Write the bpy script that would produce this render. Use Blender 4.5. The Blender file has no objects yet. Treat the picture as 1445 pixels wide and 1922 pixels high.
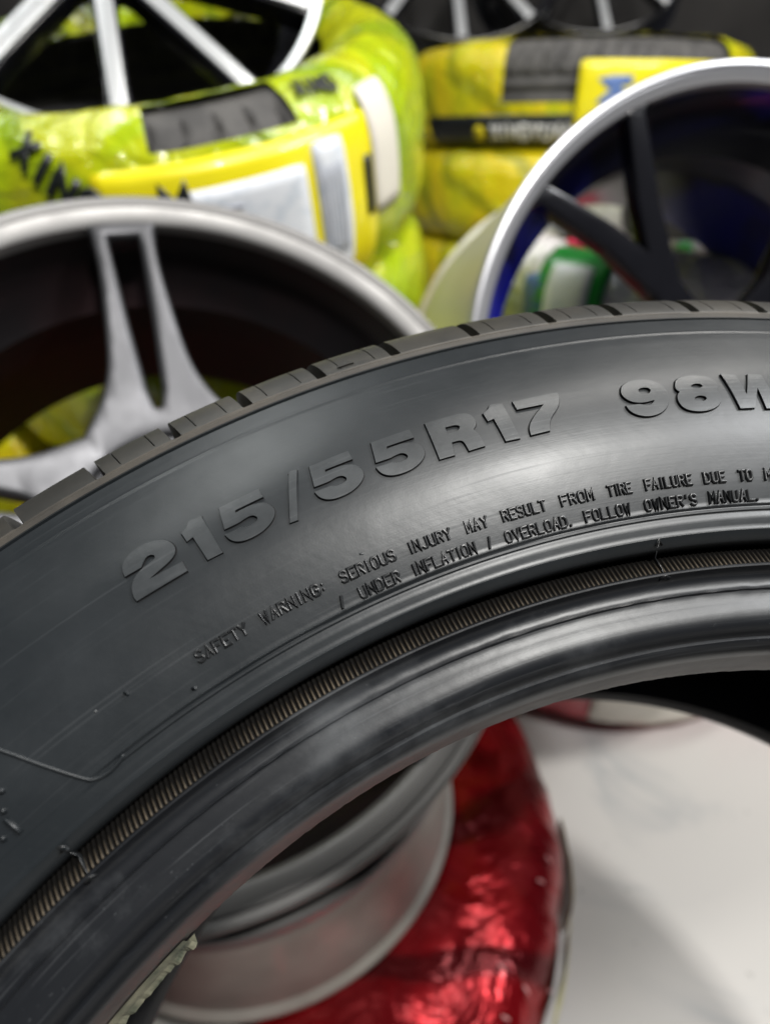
import bpy, bmesh, math, random, json
import numpy as np
from mathutils import Vector, Matrix, noise
from mathutils.geometry import tessellate_polygon
R_=math.radians
sc=bpy.context.scene; COL=sc.collection
random.seed(4)
# ------------------------------------------------------------------ camera
H=0.80; PITCH=R_(30); FPX=1202.257
cam_d=bpy.data.cameras.new('camera'); cam=bpy.data.objects.new('camera',cam_d); COL.objects.link(cam)
cam_d.sensor_fit='VERTICAL'; cam_d.sensor_height=36; cam_d.lens=FPX/1922*36
cam_d.clip_start=.01; cam_d.clip_end=60
cam_d.dof.use_dof=True; cam_d.dof.focus_distance=.158; cam_d.dof.aperture_fstop=7.4
cam.location=(0,0,H); cam.rotation_euler=(R_(90)-PITCH,0,0); sc.camera=cam
# ------------------------------------------------------------------ world, lamps, exposure
w=bpy.data.worlds.new('World'); sc.world=w; w.use_nodes=True
w.node_tree.nodes['Background'].inputs[0].default_value=(.80,.86,1,1)
w.node_tree.nodes['Background'].inputs[1].default_value=.06
def area(name,loc,target,sx,sy,power,col=(1,1,1)):
    l=bpy.data.lights.new(name,'AREA'); l.shape='RECTANGLE'; l.size=sx; l.size_y=sy; l.energy=power; l.color=col
    o=bpy.data.objects.new(name,l); COL.objects.link(o); o.location=loc
    o.rotation_euler=(Vector(target)-Vector(loc)).to_track_quat('-Z','Y').to_euler(); return o
area('ceiling_lamp',(.56,-.60,2.5),(.2,.3,.5),.14,.14,46,(1,.985,.95))
area('ceiling_lamp',(1.50,-.02,2.35),(.2,.2,.6),.35,.3,34,(.97,.985,1))
area('ceiling_lamp',(-1.0,1.1,2.6),(-.2,.9,.5),1.5,.3,16,(.97,1,.98))
area('ceiling_lamp',(.9,.95,2.7),(.6,1.5,.6),1.6,.3,27,(1,.97,.92))
sc.view_settings.view_transform='Standard'; sc.view_settings.look='None'; sc.view_settings.exposure=0; sc.view_settings.gamma=1
try: sc.view_settings.use_curve_mapping=False
except Exception: pass
sc.cycles.use_denoising=True
sc.cycles.max_bounces=8
# ------------------------------------------------------------------ helpers
CR=Matrix.Rotation(R_(90)-PITCH,3,'X')
def P(px,py,d):      # a point seen at that place of the photo, d metres deep
    return CR@(Vector(((px-722.5)/FPX,-(py-961)/FPX,-1))*d)+Vector((0,0,H))
def frame(c,n,roll=0):
    n=Vector(n).normalized(); up=Vector((0,0,1)) if abs(n.z)<.985 else Vector((0,1,0))
    y=(up-n*up.dot(n)).normalized(); x=y.cross(n)
    m=Matrix((x,y,n)).transposed().to_4x4(); m.translation=Vector(c)
    return m@Matrix.Rotation(roll,4,'Z')
def empty(name,m,label=None,cat=None,group=None):
    o=bpy.data.objects.new(name,None); COL.objects.link(o); o.matrix_world=m; o.empty_display_size=.05
    if label:o['label']=label
    if cat:o['category']=cat
    if group:o['group']=group
    return o
def mesh(name,V,F,mat=None,parent=None,uv=None,smooth=True,mats=None,fm=None):
    me=bpy.data.meshes.new(name); me.from_pydata([tuple(v) for v in V],[],[tuple(f) for f in F])
    if uv is not None:
        l=me.uv_layers.new(name='UVMap'); idx=np.empty(len(me.loops),dtype=np.int32); me.loops.foreach_get('vertex_index',idx)
        l.data.foreach_set('uv',np.asarray(uv,dtype=np.float32)[idx].ravel())
    me.polygons.foreach_set('use_smooth',[smooth]*len(me.polygons))
    for m in (mats or ([mat] if mat else [])): me.materials.append(m)
    if fm is not None: me.polygons.foreach_set('material_index',fm)
    me.update()
    o=bpy.data.objects.new(name,me); COL.objects.link(o)
    if parent: o.parent=parent
    return o
def recalc(o):
    bm=bmesh.new(); bm.from_mesh(o.data); bmesh.ops.recalc_face_normals(bm,faces=bm.faces); bm.to_mesh(o.data); bm.free(); return o
def lathe(name,prof,mat,parent,n=160,closed=True,sharp=None):
    V=[];UV=[];F=[];k=len(prof)
    s=[0]
    for i in range(1,k): s.append(s[-1]+math.hypot(prof[i][0]-prof[i-1][0],prof[i][1]-prof[i-1][1]))
    for j in range(n):
        a=2*math.pi*j/n
        for i,(r,z) in enumerate(prof):
            V.append((r*math.cos(a),r*math.sin(a),z)); UV.append((a*prof[0][0],s[i]))
    for j in range(n):
        for i in range(k if closed else k-1):
            F.append((j*k+i,((j+1)%n)*k+i,((j+1)%n)*k+(i+1)%k,j*k+(i+1)%k))
    o=recalc(mesh(name,V,F,mat,parent,UV)); autosmooth(o,35); return o
def autosmooth(o,deg):
    bm=bmesh.new(); bm.from_mesh(o.data)
    for e in bm.edges:
        if len(e.link_faces)==2 and e.calc_face_angle(0)>R_(deg): e.smooth=False
    bm.to_mesh(o.data); bm.free()
# ------------------------------------------------------------------ materials
def nodes(m): m.use_nodes=True; return m.node_tree.nodes,m.node_tree.links,m.node_tree.nodes['Principled BSDF']
def mat(name,col,rough=.5,metal=0,col2=None,nscale=20,bump=0,bscale=200,coat=0,rough2=None,coords='Object',stretch=(1,1,1),spec=.5,trans=0,lo=.4,hi=.6,detail=4,bdist=.001):
    m=bpy.data.materials.new(name); N,L,b=nodes(m)
    b.inputs['Base Color'].default_value=(*col,1); b.inputs['Roughness'].default_value=rough; b.inputs['Metallic'].default_value=metal
    b.inputs['Coat Weight'].default_value=coat; b.inputs['Coat Roughness'].default_value=.08; b.inputs['Specular IOR Level'].default_value=spec
    tc=N.new('ShaderNodeTexCoord'); mp=N.new('ShaderNodeMapping'); L.new(tc.outputs[coords],mp.inputs[0]); mp.inputs['Scale'].default_value=stretch
    if col2 or rough2 is not None:
        n=N.new('ShaderNodeTexNoise'); n.inputs['Scale'].default_value=nscale; n.inputs['Detail'].default_value=detail; L.new(mp.outputs[0],n.inputs[0])
        r=N.new('ShaderNodeMapRange'); r.inputs[1].default_value=lo; r.inputs[2].default_value=hi; L.new(n.outputs[0],r.inputs[0])
        if col2:
            x=N.new('ShaderNodeMix'); x.data_type='RGBA'; x.inputs[6].default_value=(*col,1); x.inputs[7].default_value=(*col2,1)
            L.new(r.outputs[0],x.inputs[0]); L.new(x.outputs[2],b.inputs['Base Color'])
        if rough2 is not None:
            q=N.new('ShaderNodeMapRange'); q.inputs[3].default_value=rough; q.inputs[4].default_value=rough2
            L.new(r.outputs[0],q.inputs[0]); L.new(q.outputs[0],b.inputs['Roughness'])
    if bump:
        n2=N.new('ShaderNodeTexNoise'); n2.inputs['Scale'].default_value=bscale; n2.inputs['Detail'].default_value=5; L.new(mp.outputs[0],n2.inputs[0])
        bu=N.new('ShaderNodeBump'); bu.inputs['Strength'].default_value=bump; bu.inputs['Distance'].default_value=bdist; L.new(n2.outputs[0],bu.inputs['Height']); L.new(bu.outputs[0],b.inputs['Normal'])
    return m
def rubber(name,base,dust,dust_amt,rough,streak=1,grain=.25,dlo=.45,dhi=.75,coat=0):
    """black rubber: dusty clouds, scratches that run round the tyre, fine grain; UV = metres round, metres out"""
    m=bpy.data.materials.new(name); N,L,b=nodes(m)
    uv=N.new('ShaderNodeUVMap'); uv.uv_map='UVMap'; tc=N.new('ShaderNodeTexCoord')
    def noi(src,scale,stretch,detail=4,ro=.6):
        mp=N.new('ShaderNodeMapping'); mp.inputs['Scale'].default_value=stretch; L.new(src,mp.inputs[0])
        n=N.new('ShaderNodeTexNoise'); n.inputs['Scale'].default_value=scale; n.inputs['Detail'].default_value=detail; n.inputs['Roughness'].default_value=ro; L.new(mp.outputs[0],n.inputs[0]); return n.outputs[0]
    def rng(src,a,c,d=0,e=1):
        r=N.new('ShaderNodeMapRange'); r.inputs[1].default_value=a; r.inputs[2].default_value=c; r.inputs[3].default_value=d; r.inputs[4].default_value=e; L.new(src,r.inputs[0]); return r.outputs[0]
    def math_(op,a,c):
        q=N.new('ShaderNodeMath'); q.operation=op
        for i,v in enumerate((a,c)):
            if isinstance(v,(int,float)): q.inputs[i].default_value=v
            else: L.new(v,q.inputs[i])
        return q.outputs[0]
    cloud=rng(noi(tc.outputs['Object'],28,(1,1,1),6,.65),dlo,dhi)
    st=rng(noi(uv.outputs[0],1,(14,900,1),3),.58,.74)
    st2=rng(noi(tc.outputs['Object'],1,(60,380,20),3),.62,.8)
    speck=rng(noi(tc.outputs['Object'],900,(1,1,1),2),.70,.76)
    f=math_('ADD',math_('MULTIPLY',cloud,dust_amt),math_('MULTIPLY',st,.22*streak))
    f=math_('ADD',f,math_('MULTIPLY',speck,.25)); f=math_('ADD',f,math_('MULTIPLY',st2,.10*streak))
    x=N.new('ShaderNodeMix'); x.data_type='RGBA'; x.inputs[6].default_value=(*base,1); x.inputs[7].default_value=(*dust,1); L.new(f,x.inputs[0]); L.new(x.outputs[2],b.inputs['Base Color'])
    ro=math_('ADD',rng(noi(tc.outputs['Object'],45,(1,1,1),5),.3,.7,rough-.025,rough+.035),math_('MULTIPLY',st,.08)); L.new(ro,b.inputs['Roughness'])
    hgt=math_('ADD',math_('MULTIPLY',noi(tc.outputs['Object'],2600,(1,1,1),3),.05),math_('MULTIPLY',noi(uv.outputs[0],1,(30,1500,1),2),.05*streak))
    hgt=math_('ADD',hgt,math_('MULTIPLY',noi(tc.outputs['Object'],90,(1,1,1),3),.35))
    rm=N.new('ShaderNodeMapping'); rm.inputs['Rotation'].default_value=(0,0,.75); L.new(uv.outputs[0],rm.inputs[0])
    hgt=math_('ADD',hgt,math_('MULTIPLY',noi(rm.outputs[0],1,(220,16,1),2),.11*streak))
    bu=N.new('ShaderNodeBump'); bu.inputs['Strength'].default_value=grain; bu.inputs['Distance'].default_value=.001; L.new(hgt,bu.inputs['Height']); L.new(bu.outputs[0],b.inputs['Normal'])
    b.inputs['Specular IOR Level'].default_value=.55; b.inputs['Coat Weight'].default_value=coat; b.inputs['Coat Roughness'].default_value=.25
    return m
M={}
M['side']=rubber('sidewall_rubber',(.010,.0125,.0145),(.034,.038,.042),.32,.39)
M['letter']=rubber('lettering_rubber',(.022,.025,.027),(.095,.10,.104),.6,.34,streak=1.8)
M['edge_shade']=mat('clean_edge_shade_rubber',(.004,.004,.0045),.55,spec=.25)  # clean wall rubber, blackened to paint a shaded outline round the letters
M['small']=rubber('small_lettering_rubber',(.014,.015,.016),(.04,.04,.04),.2,.30,streak=.3,grain=.1)
M['tread']=rubber('tread_rubber',(.019,.018,.0155),(.075,.066,.05),.5,.5)
M['dusty']=rubber('dusty_rubber',(.022,.0195,.016),(.085,.072,.055),.6,.6,dlo=.3,dhi=.6)
M['bead']=rubber('bead_rubber',(.008,.009,.011),(.12,.126,.132),.5,.40,streak=1.2,dlo=.50,dhi=.8)
M['toe']=rubber('toe_rubber',(.035,.029,.026),(.17,.14,.125),.6,.5,streak=1.2,dlo=.35,dhi=.65)
M['liner']=mat('liner_rubber',(.008,.008,.009),.6,bump=.2,bscale=300)
def rib_mat():
    m=bpy.data.materials.new('ribbed_rubber'); N,L,b=nodes(m)
    uv=N.new('ShaderNodeUVMap'); uv.uv_map='UVMap'; sp=N.new('ShaderNodeSeparateXYZ'); L.new(uv.outputs[0],sp.inputs[0])
    g=N.new('ShaderNodeMapRange'); g.inputs[1].default_value=.5; g.inputs[2].default_value=1; L.new(sp.outputs[0],g.inputs[0])   # u = ridge height, v = 0 at the bead side
    v=N.new('ShaderNodeMapRange'); v.inputs[1].default_value=.72; v.inputs[2].default_value=0; L.new(sp.outputs[1],v.inputs[0])  # dust fades towards the lip, which also paints in the overhang's shade
    tc=N.new('ShaderNodeTexCoord'); n=N.new('ShaderNodeTexNoise'); n.inputs['Scale'].default_value=55; n.inputs['Detail'].default_value=5; L.new(tc.outputs['Object'],n.inputs[0])
    r=N.new('ShaderNodeMapRange'); r.inputs[1].default_value=.3; r.inputs[2].default_value=.65; L.new(n.outputs[0],r.inputs[0])
    a=N.new('ShaderNodeMath'); a.operation='MULTIPLY'; L.new(g.outputs[0],a.inputs[0]); L.new(v.outputs[0],a.inputs[1])
    c=N.new('ShaderNodeMath'); c.operation='MULTIPLY'; L.new(a.outputs[0],c.inputs[0]); L.new(r.outputs[0],c.inputs[1])
    x=N.new('ShaderNodeMix'); x.data_type='RGBA'; x.inputs[6].default_value=(.005,.0045,.004,1); x.inputs[7].default_value=(.125,.10,.07,1); L.new(c.outputs[0],x.inputs[0]); L.new(x.outputs[2],b.inputs['Base Color'])
    b.inputs['Roughness'].default_value=.6; b.inputs['Specular IOR Level'].default_value=.12; return m
M['rib']=rib_mat()
M['plain_tread']=mat('bare_tread_rubber',(.055,.052,.05),.75,col2=(.09,.085,.08),nscale=30,bump=.3,bscale=300)
M['silver']=mat('silver_wheel_paint',(.085,.085,.090),.38,.8,bump=.05,bscale=900,rough2=.5,nscale=12)
M['lipgrey']=mat('satin_lip_metal',(.26,.253,.246),.44,.6,rough2=.58,nscale=9,bump=.05,bscale=700)
M['machined']=mat('machined_metal',(.72,.73,.74),.34,.7)
M['lippol']=mat('polished_lip_metal',(.50,.50,.52),.36,.7)
M['blackpaint']=mat('black_gloss_paint',(.006,.006,.008),.2,coat=.3,spec=.4)
M['barrel_dark']=mat('dark_barrel_paint',(.012,.010,.011),.35,.3,col2=(.022,.012,.013),nscale=8)
M['barrel_black']=mat('black_barrel_paint',(.010,.010,.014),.3,coat=.5)
M['barrel_blue']=mat('blue_black_barrel',(.010,.011,.016),.3,coat=.5,col2=(.008,.010,.22),nscale=6,lo=.48,hi=.58)  # black barrel colour mixed with blue patches by noise
M['barrel_bright']=mat('bright_barrel_metal',(.62,.59,.50),.36,.55,rough2=.45,nscale=8)
M['barrel_pale']=mat('pale_barrel_paint',(.36,.345,.31),.48,.25,col2=(.29,.275,.245),nscale=14,rough2=.5)
def wrapmat(name,c1,c2,c3,rough=.22,metal=0,stripe=1,bump=.6,bsc=26,coat=.7):
    m=bpy.data.materials.new(name); N,L,b=nodes(m)
    uv=N.new('ShaderNodeUVMap'); uv.uv_map='UVMap'; tc=N.new('ShaderNodeTexCoord')
    n=N.new('ShaderNodeTexNoise'); n.inputs['Scale'].default_value=7; n.inputs['Detail'].default_value=3; n.inputs['Distortion'].default_value=1.2; L.new(tc.outputs['Object'],n.inputs[0])
    w=N.new('ShaderNodeTexWave'); w.wave_type='BANDS'; w.bands_direction='DIAGONAL'; w.inputs['Scale'].default_value=3.2; w.inputs['Distortion'].default_value=5; w.inputs['Detail'].default_value=2; L.new(uv.outputs[0],w.inputs[0])
    r=N.new('ShaderNodeMapRange'); r.inputs[1].default_value=.42; r.inputs[2].default_value=.58; L.new(n.outputs[0],r.inputs[0])
    x=N.new('ShaderNodeMix'); x.data_type='RGBA'; x.inputs[6].default_value=(*c1,1); x.inputs[7].default_value=(*c2,1); L.new(r.outputs[0],x.inputs[0])
    r2=N.new('ShaderNodeMapRange'); r2.inputs[1].default_value=.80; r2.inputs[2].default_value=.95; r2.inputs[4].default_value=.75*stripe; L.new(w.outputs[0],r2.inputs[0])
    y=N.new('ShaderNodeMix'); y.data_type='RGBA'; y.inputs[7].default_value=(*c3,1); L.new(x.outputs[2],y.inputs[6]); L.new(r2.outputs[0],y.inputs[0]); L.new(y.outputs[2],b.inputs['Base Color'])
    b.inputs['Roughness'].default_value=rough; b.inputs['Metallic'].default_value=metal; b.inputs['Coat Weight'].default_value=coat; b.inputs['Coat Roughness'].default_value=.06
    n2=N.new('ShaderNodeTexNoise'); n2.inputs['Scale'].default_value=bsc; n2.inputs['Detail'].default_value=4; n2.inputs['Distortion'].default_value=2.2; L.new(tc.outputs['Object'],n2.inputs[0])
    bu=N.new('ShaderNodeBump'); bu.inputs['Strength'].default_value=bump; bu.inputs['Distance'].default_value=.012; L.new(n2.outputs[0],bu.inputs['Height']); L.new(bu.outputs[0],b.inputs['Normal']); L.new(bu.outputs[0],b.inputs['Coat Normal'])
    return m
M['lime']=wrapmat('lime_plastic_wrap',(.36,.48,.004),(.50,.53,.006),(.20,.32,.006),.22,0,1,.75,15,.5)
M['yellow']=wrapmat('yellow_plastic_wrap',(.60,.62,.010),(.80,.64,.010),(.30,.30,.01))
M['red']=wrapmat('red_foil_wrap',(.21,.003,.007),(.32,.005,.010),(.05,.001,.003),.22,.65,1,.8,10,.1)
M['redpink']=wrapmat('red_white_wrap',(.55,.03,.05),(.62,.10,.11),(.35,.01,.03),.3,0,1,.5)
M['white']=wrapmat('silvery_white_wrap',(.86,.85,.83),(.75,.70,.72),(.50,.56,.72),.18,.1,.8,1.0)
M['bluewrap']=wrapmat('blue_plastic_wrap',(.012,.014,.30),(.02,.02,.18),(.005,.005,.06),.25,0,1,.5)
M['labely']=mat('yellow_label_paper',(.86,.74,.008),.35,coat=.3)
M['labelw']=mat('white_label_paper',(.74,.76,.80),.5,col2=(.62,.66,.72),nscale=60,stretch=(1,1,1),bump=.1,bscale=60,lo=.5,hi=.62)
M['grey_text']=mat('grey_print',(.36,.38,.44),.5)
M['labelc']=mat('cream_label_paper',(.72,.68,.60),.5)
M['ink']=mat('black_print',(.012,.014,.014),.35)
M['blueink']=mat('blue_print',(.03,.28,.75),.4)
M['bluegrey']=mat('blue_grey_print',(.10,.18,.42),.4)
M['greenink']=mat('green_print',(.01,.26,.03),.35,coat=.4)
M['whiteink']=mat('white_print',(.75,.74,.72),.4)
M['yellowink']=mat('yellow_print',(.75,.62,.02),.4)
M['pink']=mat('pink_foil',(.80,.02,.10),.2,.2,bump=.5,bscale=60,bdist=.006)
M['greenfoil']=mat('green_foil',(.01,.40,.05),.15,.6,bump=.6,bscale=60,bdist=.006)
M['chrome']=mat('chrome',(.85,.86,.88),.08,1)
M['palepink']=mat('pale_pink_print',(.55,.25,.25),.4)
M['tape']=mat('olive_tape',(.40,.37,.17),.45,coat=.3)
M['tornpaper']=mat('torn_sticker_paper',(.20,.19,.13),.7,col2=(.05,.06,.04),nscale=120,bump=.5,bscale=150)
# ------------------------------------------------------------------ setting
def floor():
    m=bpy.data.materials.new('marble_floor'); N,L,b=nodes(m)
    tc=N.new('ShaderNodeTexCoord')
    n=N.new('ShaderNodeTexNoise'); n.inputs['Scale'].default_value=2.2; n.inputs['Detail'].default_value=7; n.inputs['Distortion'].default_value=1.6; L.new(tc.outputs['Object'],n.inputs[0])
    a=N.new('ShaderNodeMath'); a.operation='SUBTRACT'; L.new(n.outputs[0],a.inputs[0]); a.inputs[1].default_value=.5
    ab=N.new('ShaderNodeMath'); ab.operation='ABSOLUTE'; L.new(a.outputs[0],ab.inputs[0])
    r=N.new('ShaderNodeMapRange'); r.inputs[1].default_value=0; r.inputs[2].default_value=.035; r.inputs[3].default_value=.4; r.inputs[4].default_value=0; L.new(ab.outputs[0],r.inputs[0])
    n3=N.new('ShaderNodeTexNoise'); n3.inputs['Scale'].default_value=5; L.new(tc.outputs['Object'],n3.inputs[0])
    r3=N.new('ShaderNodeMapRange'); r3.inputs[1].default_value=.40; r3.inputs[2].default_value=.58; L.new(n3.outputs[0],r3.inputs[0])
    mu=N.new('ShaderNodeMath'); mu.operation='MULTIPLY'; L.new(r.outputs[0],mu.inputs[0]); L.new(r3.outputs[0],mu.inputs[1])
    x=N.new('ShaderNodeMix'); x.data_type='RGBA'; x.inputs[6].default_value=(.50,.482,.458,1); x.inputs[7].default_value=(.24,.26,.28,1); L.new(mu.outputs[0],x.inputs[0])
    s=N.new('ShaderNodeTexNoise'); s.inputs['Scale'].default_value=85; s.inputs['Detail'].default_value=2; L.new(tc.outputs['Object'],s.inputs[0])
    rs=N.new('ShaderNodeMapRange'); rs.inputs[1].default_value=.70; rs.inputs[2].default_value=.76; rs.inputs[4].default_value=.6; L.new(s.outputs[0],rs.inputs[0])
    y=N.new('ShaderNodeMix'); y.data_type='RGBA'; y.inputs[7].default_value=(.16,.15,.14,1); L.new(x.outputs[2],y.inputs[6]); L.new(rs.outputs[0],y.inputs[0]); L.new(y.outputs[2],b.inputs['Base Color'])
    b.inputs['Roughness'].default_value=.32
    o=mesh('floor',[(-4,-3,0),(4,-3,0),(4,4.5,0),(-4,4.5,0)],[(0,1,2,3)],m,smooth=False); o['kind']='structure'
    wm=mat('wall_paint',(.035,.032,.03),.8,col2=(.02,.018,.017),nscale=3)
    o=mesh('wall',[(-4,3.2,0),(4,3.2,0),(4,3.2,3),(-4,3.2,3),(-4,3.3,0),(4,3.3,0),(4,3.3,3),(-4,3.3,3)],[(0,1,2,3),(5,4,7,6),(3,2,6,7),(1,5,6,2),(0,3,7,4)],wm,smooth=False); o['kind']='structure'
floor()
# ================================================================== MAIN TYRE
O=Vector((0,226.151e-3,247.498e-3))
RT=Matrix(((0.8771477593891884,0.44540600415221865,-0.17951406536427522),(-0.4792862589059632,0.8352814399638249,-0.26942456843389456),(0.029941446564611895,0.32236378133564897,0.9461422209480821)))
Mt=(CR@RT.transposed()).to_4x4(); Mt=Matrix.Translation((0,0,H))@Mt@Matrix.Translation(-O)
tyre=empty('tyre',Mt,'large used black tyre in front, moulded 215/55R17 98W, leaning across the frame','tyre')
PR=np.array([(205,85),(215,95),(225,98.5),(236,101.5),(243,103.3),(250,104.6),(260,106),(272,106.5),(285,104.5),(300,98.5),(312,92.3),(322,84)])
def hermite(xs,ys,x):
    i=int(np.clip(np.searchsorted(xs,x)-1,0,len(xs)-2)); h=xs[i+1]-xs[i]; t=(x-xs[i])/h
    def sl(k):
        if k<=0: return (ys[1]-ys[0])/(xs[1]-xs[0])
        if k>=len(xs)-1: return (ys[-1]-ys[-2])/(xs[-1]-xs[-2])
        return (ys[k+1]-ys[k-1])/(xs[k+1]-xs[k-1])
    return (2*t**3-3*t*t+1)*ys[i]+(t**3-2*t*t+t)*h*sl(i)+(-2*t**3+3*t*t)*ys[i+1]+(t**3-t*t)*h*sl(i+1)
def zr(r): return float(hermite(PR[:,0],PR[:,1],r))
def tp(th,r,dz=0):   # degrees, mm -> metres on the near sidewall
    a=R_(th); return (r*math.cos(a)*1e-3,r*math.sin(a)*1e-3,(zr(r)+dz)*1e-3)
def ring(name,prof,m,n=900,disp=None,parent=tyre,flip=False):
    V=[];UV=[];F=[];k=len(prof)
    for j in range(n):
        th=360*j/n; a=R_(th); c,s=math.cos(a),math.sin(a)
        for i,(r,z) in enumerate(prof):
            if disp: r,z=disp(th,i,r,z)
            V.append((r*c*1e-3,r*s*1e-3,z*1e-3)); UV.append((a*.27,r*1e-3+(z*1e-3 if abs(z)<80 else 0)))
    for j in range(n):
        for i in range(k-1):
            q=(j*k+i,((j+1)%n)*k+i,((j+1)%n)*k+i+1,j*k+i+1); F.append(q if not flip else q[::-1])
    o=mesh(name,V,F,m,parent,UV); autosmooth(o,38); return o
# sidewall (outer edge to the rib recess)
SP=[(313.2,zr(313.2)-.3),(312.4,zr(312.4)-.1),(312.0,zr(312)-1.0),(311.3,zr(311.3)-1.0),(311.0,zr(311)+.1),(309,zr(309)),(306,zr(306)),(305.1,zr(305.1)),(304.8,zr(304.8)+.07),(304.5,zr(304.5)-.06),(303.6,zr(303.6)-.05)]
r=302.
while r>251: SP.append((r,zr(r))); r-=2
SP+=[(251,zr(251)),(250.7,zr(250.7)+.18),(250.45,zr(250.4)-.05),(250.2,zr(250.2)-.35),(250.0,zr(250)-.35),(249.8,zr(249.8)+.12),(249.3,zr(249.3)+.15),(249.0,zr(249)-.25),(248.6,zr(248.6)-.25),(248.2,zr(248.2))]
for r in (247,246,245): SP.append((r,zr(r)))
SP+=[(244.6,zr(244.6)+.28),(244.2,zr(244.2)+.05),(243.4,zr(243.4)-.45),(242.5,zr(242.5)-1.3),(242.1,zr(242)-2.0),(242.0,zr(242)-3.2),(242.2,zr(242)-6.9)]
def wob(th,i,r,z):
    if 248.5<r<250.9 and 101.8<th<140: k=min(1,(th-101.8)/1.2); z=z*(1-k)+zr(r)*k
    if 250<r<303:
        v=Vector((r*math.cos(R_(th))*.02,r*math.sin(R_(th))*.02,0)); z+=.22*noise.noise(v)+.06*noise.noise(v*4)
    return r,z
ring('sidewall',SP,M['side'],720,wob)
def wob_z(th,r): return tp(th,r)[2]+(.22e-3*noise.noise(Vector((r*math.cos(R_(th))*.02,r*math.sin(R_(th))*.02,0)))+.06e-3*noise.noise(Vector((r*math.cos(R_(th))*.08,r*math.sin(R_(th))*.08,0))) if 250<r<303 else 0)
# ribbed band
def ribs():
    rows=[(242.15,zr(242)-6.4,0.2,1.0),(241.0,zr(241)-5.4,.9,.85),(239.5,zr(239.5)-3.9,1.0,.55),(238.0,zr(238)-2.5,1.0,.25),(237.1,zr(237)-1.6,.9,.03),(236.9,zr(236.9)-1.4,.0,0)]
    n=1260;ph=[(0,0),(.22,.15),(.36,.9),(.5,1),(.64,.9),(.78,.15)]
    V=[];UV=[];F=[];k=len(rows)
    for j in range(n):
        for p,hh in ph:
            a=2*math.pi*(j+p)/n
            for (r,z,am,v) in rows:
                zz=z+.62*hh*am
                V.append((r*math.cos(a)*1e-3,r*math.sin(a)*1e-3,zz*1e-3)); UV.append((hh if am>.05 else .6,v))
    T=n*len(ph)
    for j in range(T):
        for i in range(k-1): F.append((j*k+i,((j+1)%T)*k+i,((j+1)%T)*k+i+1,j*k+i+1))
    mesh('ribbed_band',V,F,M['rib'],tyre,UV)
ribs()
# bead
def ragg(th,i,r,z):
    if i in (9,10,11):
        v=noise.noise(Vector((th*1.1,i*3.,0))); v2=noise.noise(Vector((th*6,i*7.,4)))
        z+=.16*v+.12*v2; r+=.22*v2+.16*v
    return r,z
BP=[(236.95,99.6),(236.8,101.6),(236.5,101.95),(236.1,101.9),(235.8,101.2),(235.4,100.2),(234.6,99.2),(233.4,98.8),(232.1,98.8),(231.5,99.0),(231.15,99.25),(230.8,98.75),(229.8,98.6),(228,99.0),(226.4,99.3),(224.8,99.4),(223.3,99.15),(222.0,98.3),(221.0,97.0),(220.6,96.3),(220.35,95.7),(220.0,95.9),(219.6,96.1),(219.0,95.8),(218.0,94.8),(217.2,93.6),(216.6,92.2),(216.2,90.6)]
ring('bead',BP,M['bead'],1080,ragg)
def ragt(th,i,r,z):
    if i in (5,6): z+=.35*noise.noise(Vector((th*3,i*2.,9))); r+=.22*noise.noise(Vector((th*2.3,i*2.,1)))
    return r,z
TP=[(216.2,90.6),(215.9,89.3),(215.6,88),(215.0,85),(214.4,81),(213.6,76.5),(213.8,75.4),(216,75.2),(220,76)]
ring('bead_toe',TP,M['toe'],1080,ragt)
LP=[(220,76),(232,79),(252,92),(270,96),(290,94),(306,84),(318,66),(322,40),(323,0),(322,-40),(318,-66),(306,-84),(290,-94),(270,-96),(252,-92),(236,-80),(222,-76),(216,-76),(212.9,-80),(212.9,-85),(214,-92),(220,-99),(232,-100),(250,-104.6),(272,-106.5),(285,-104.5),(300,-98.5),(313,-92)]
ring('inner_liner',LP,M['liner'],360,lambda th,i,r,z:(r+(.35*noise.noise(Vector((th*2.,i,3))) if i in(17,18,19) else 0),z),flip=True)
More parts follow.
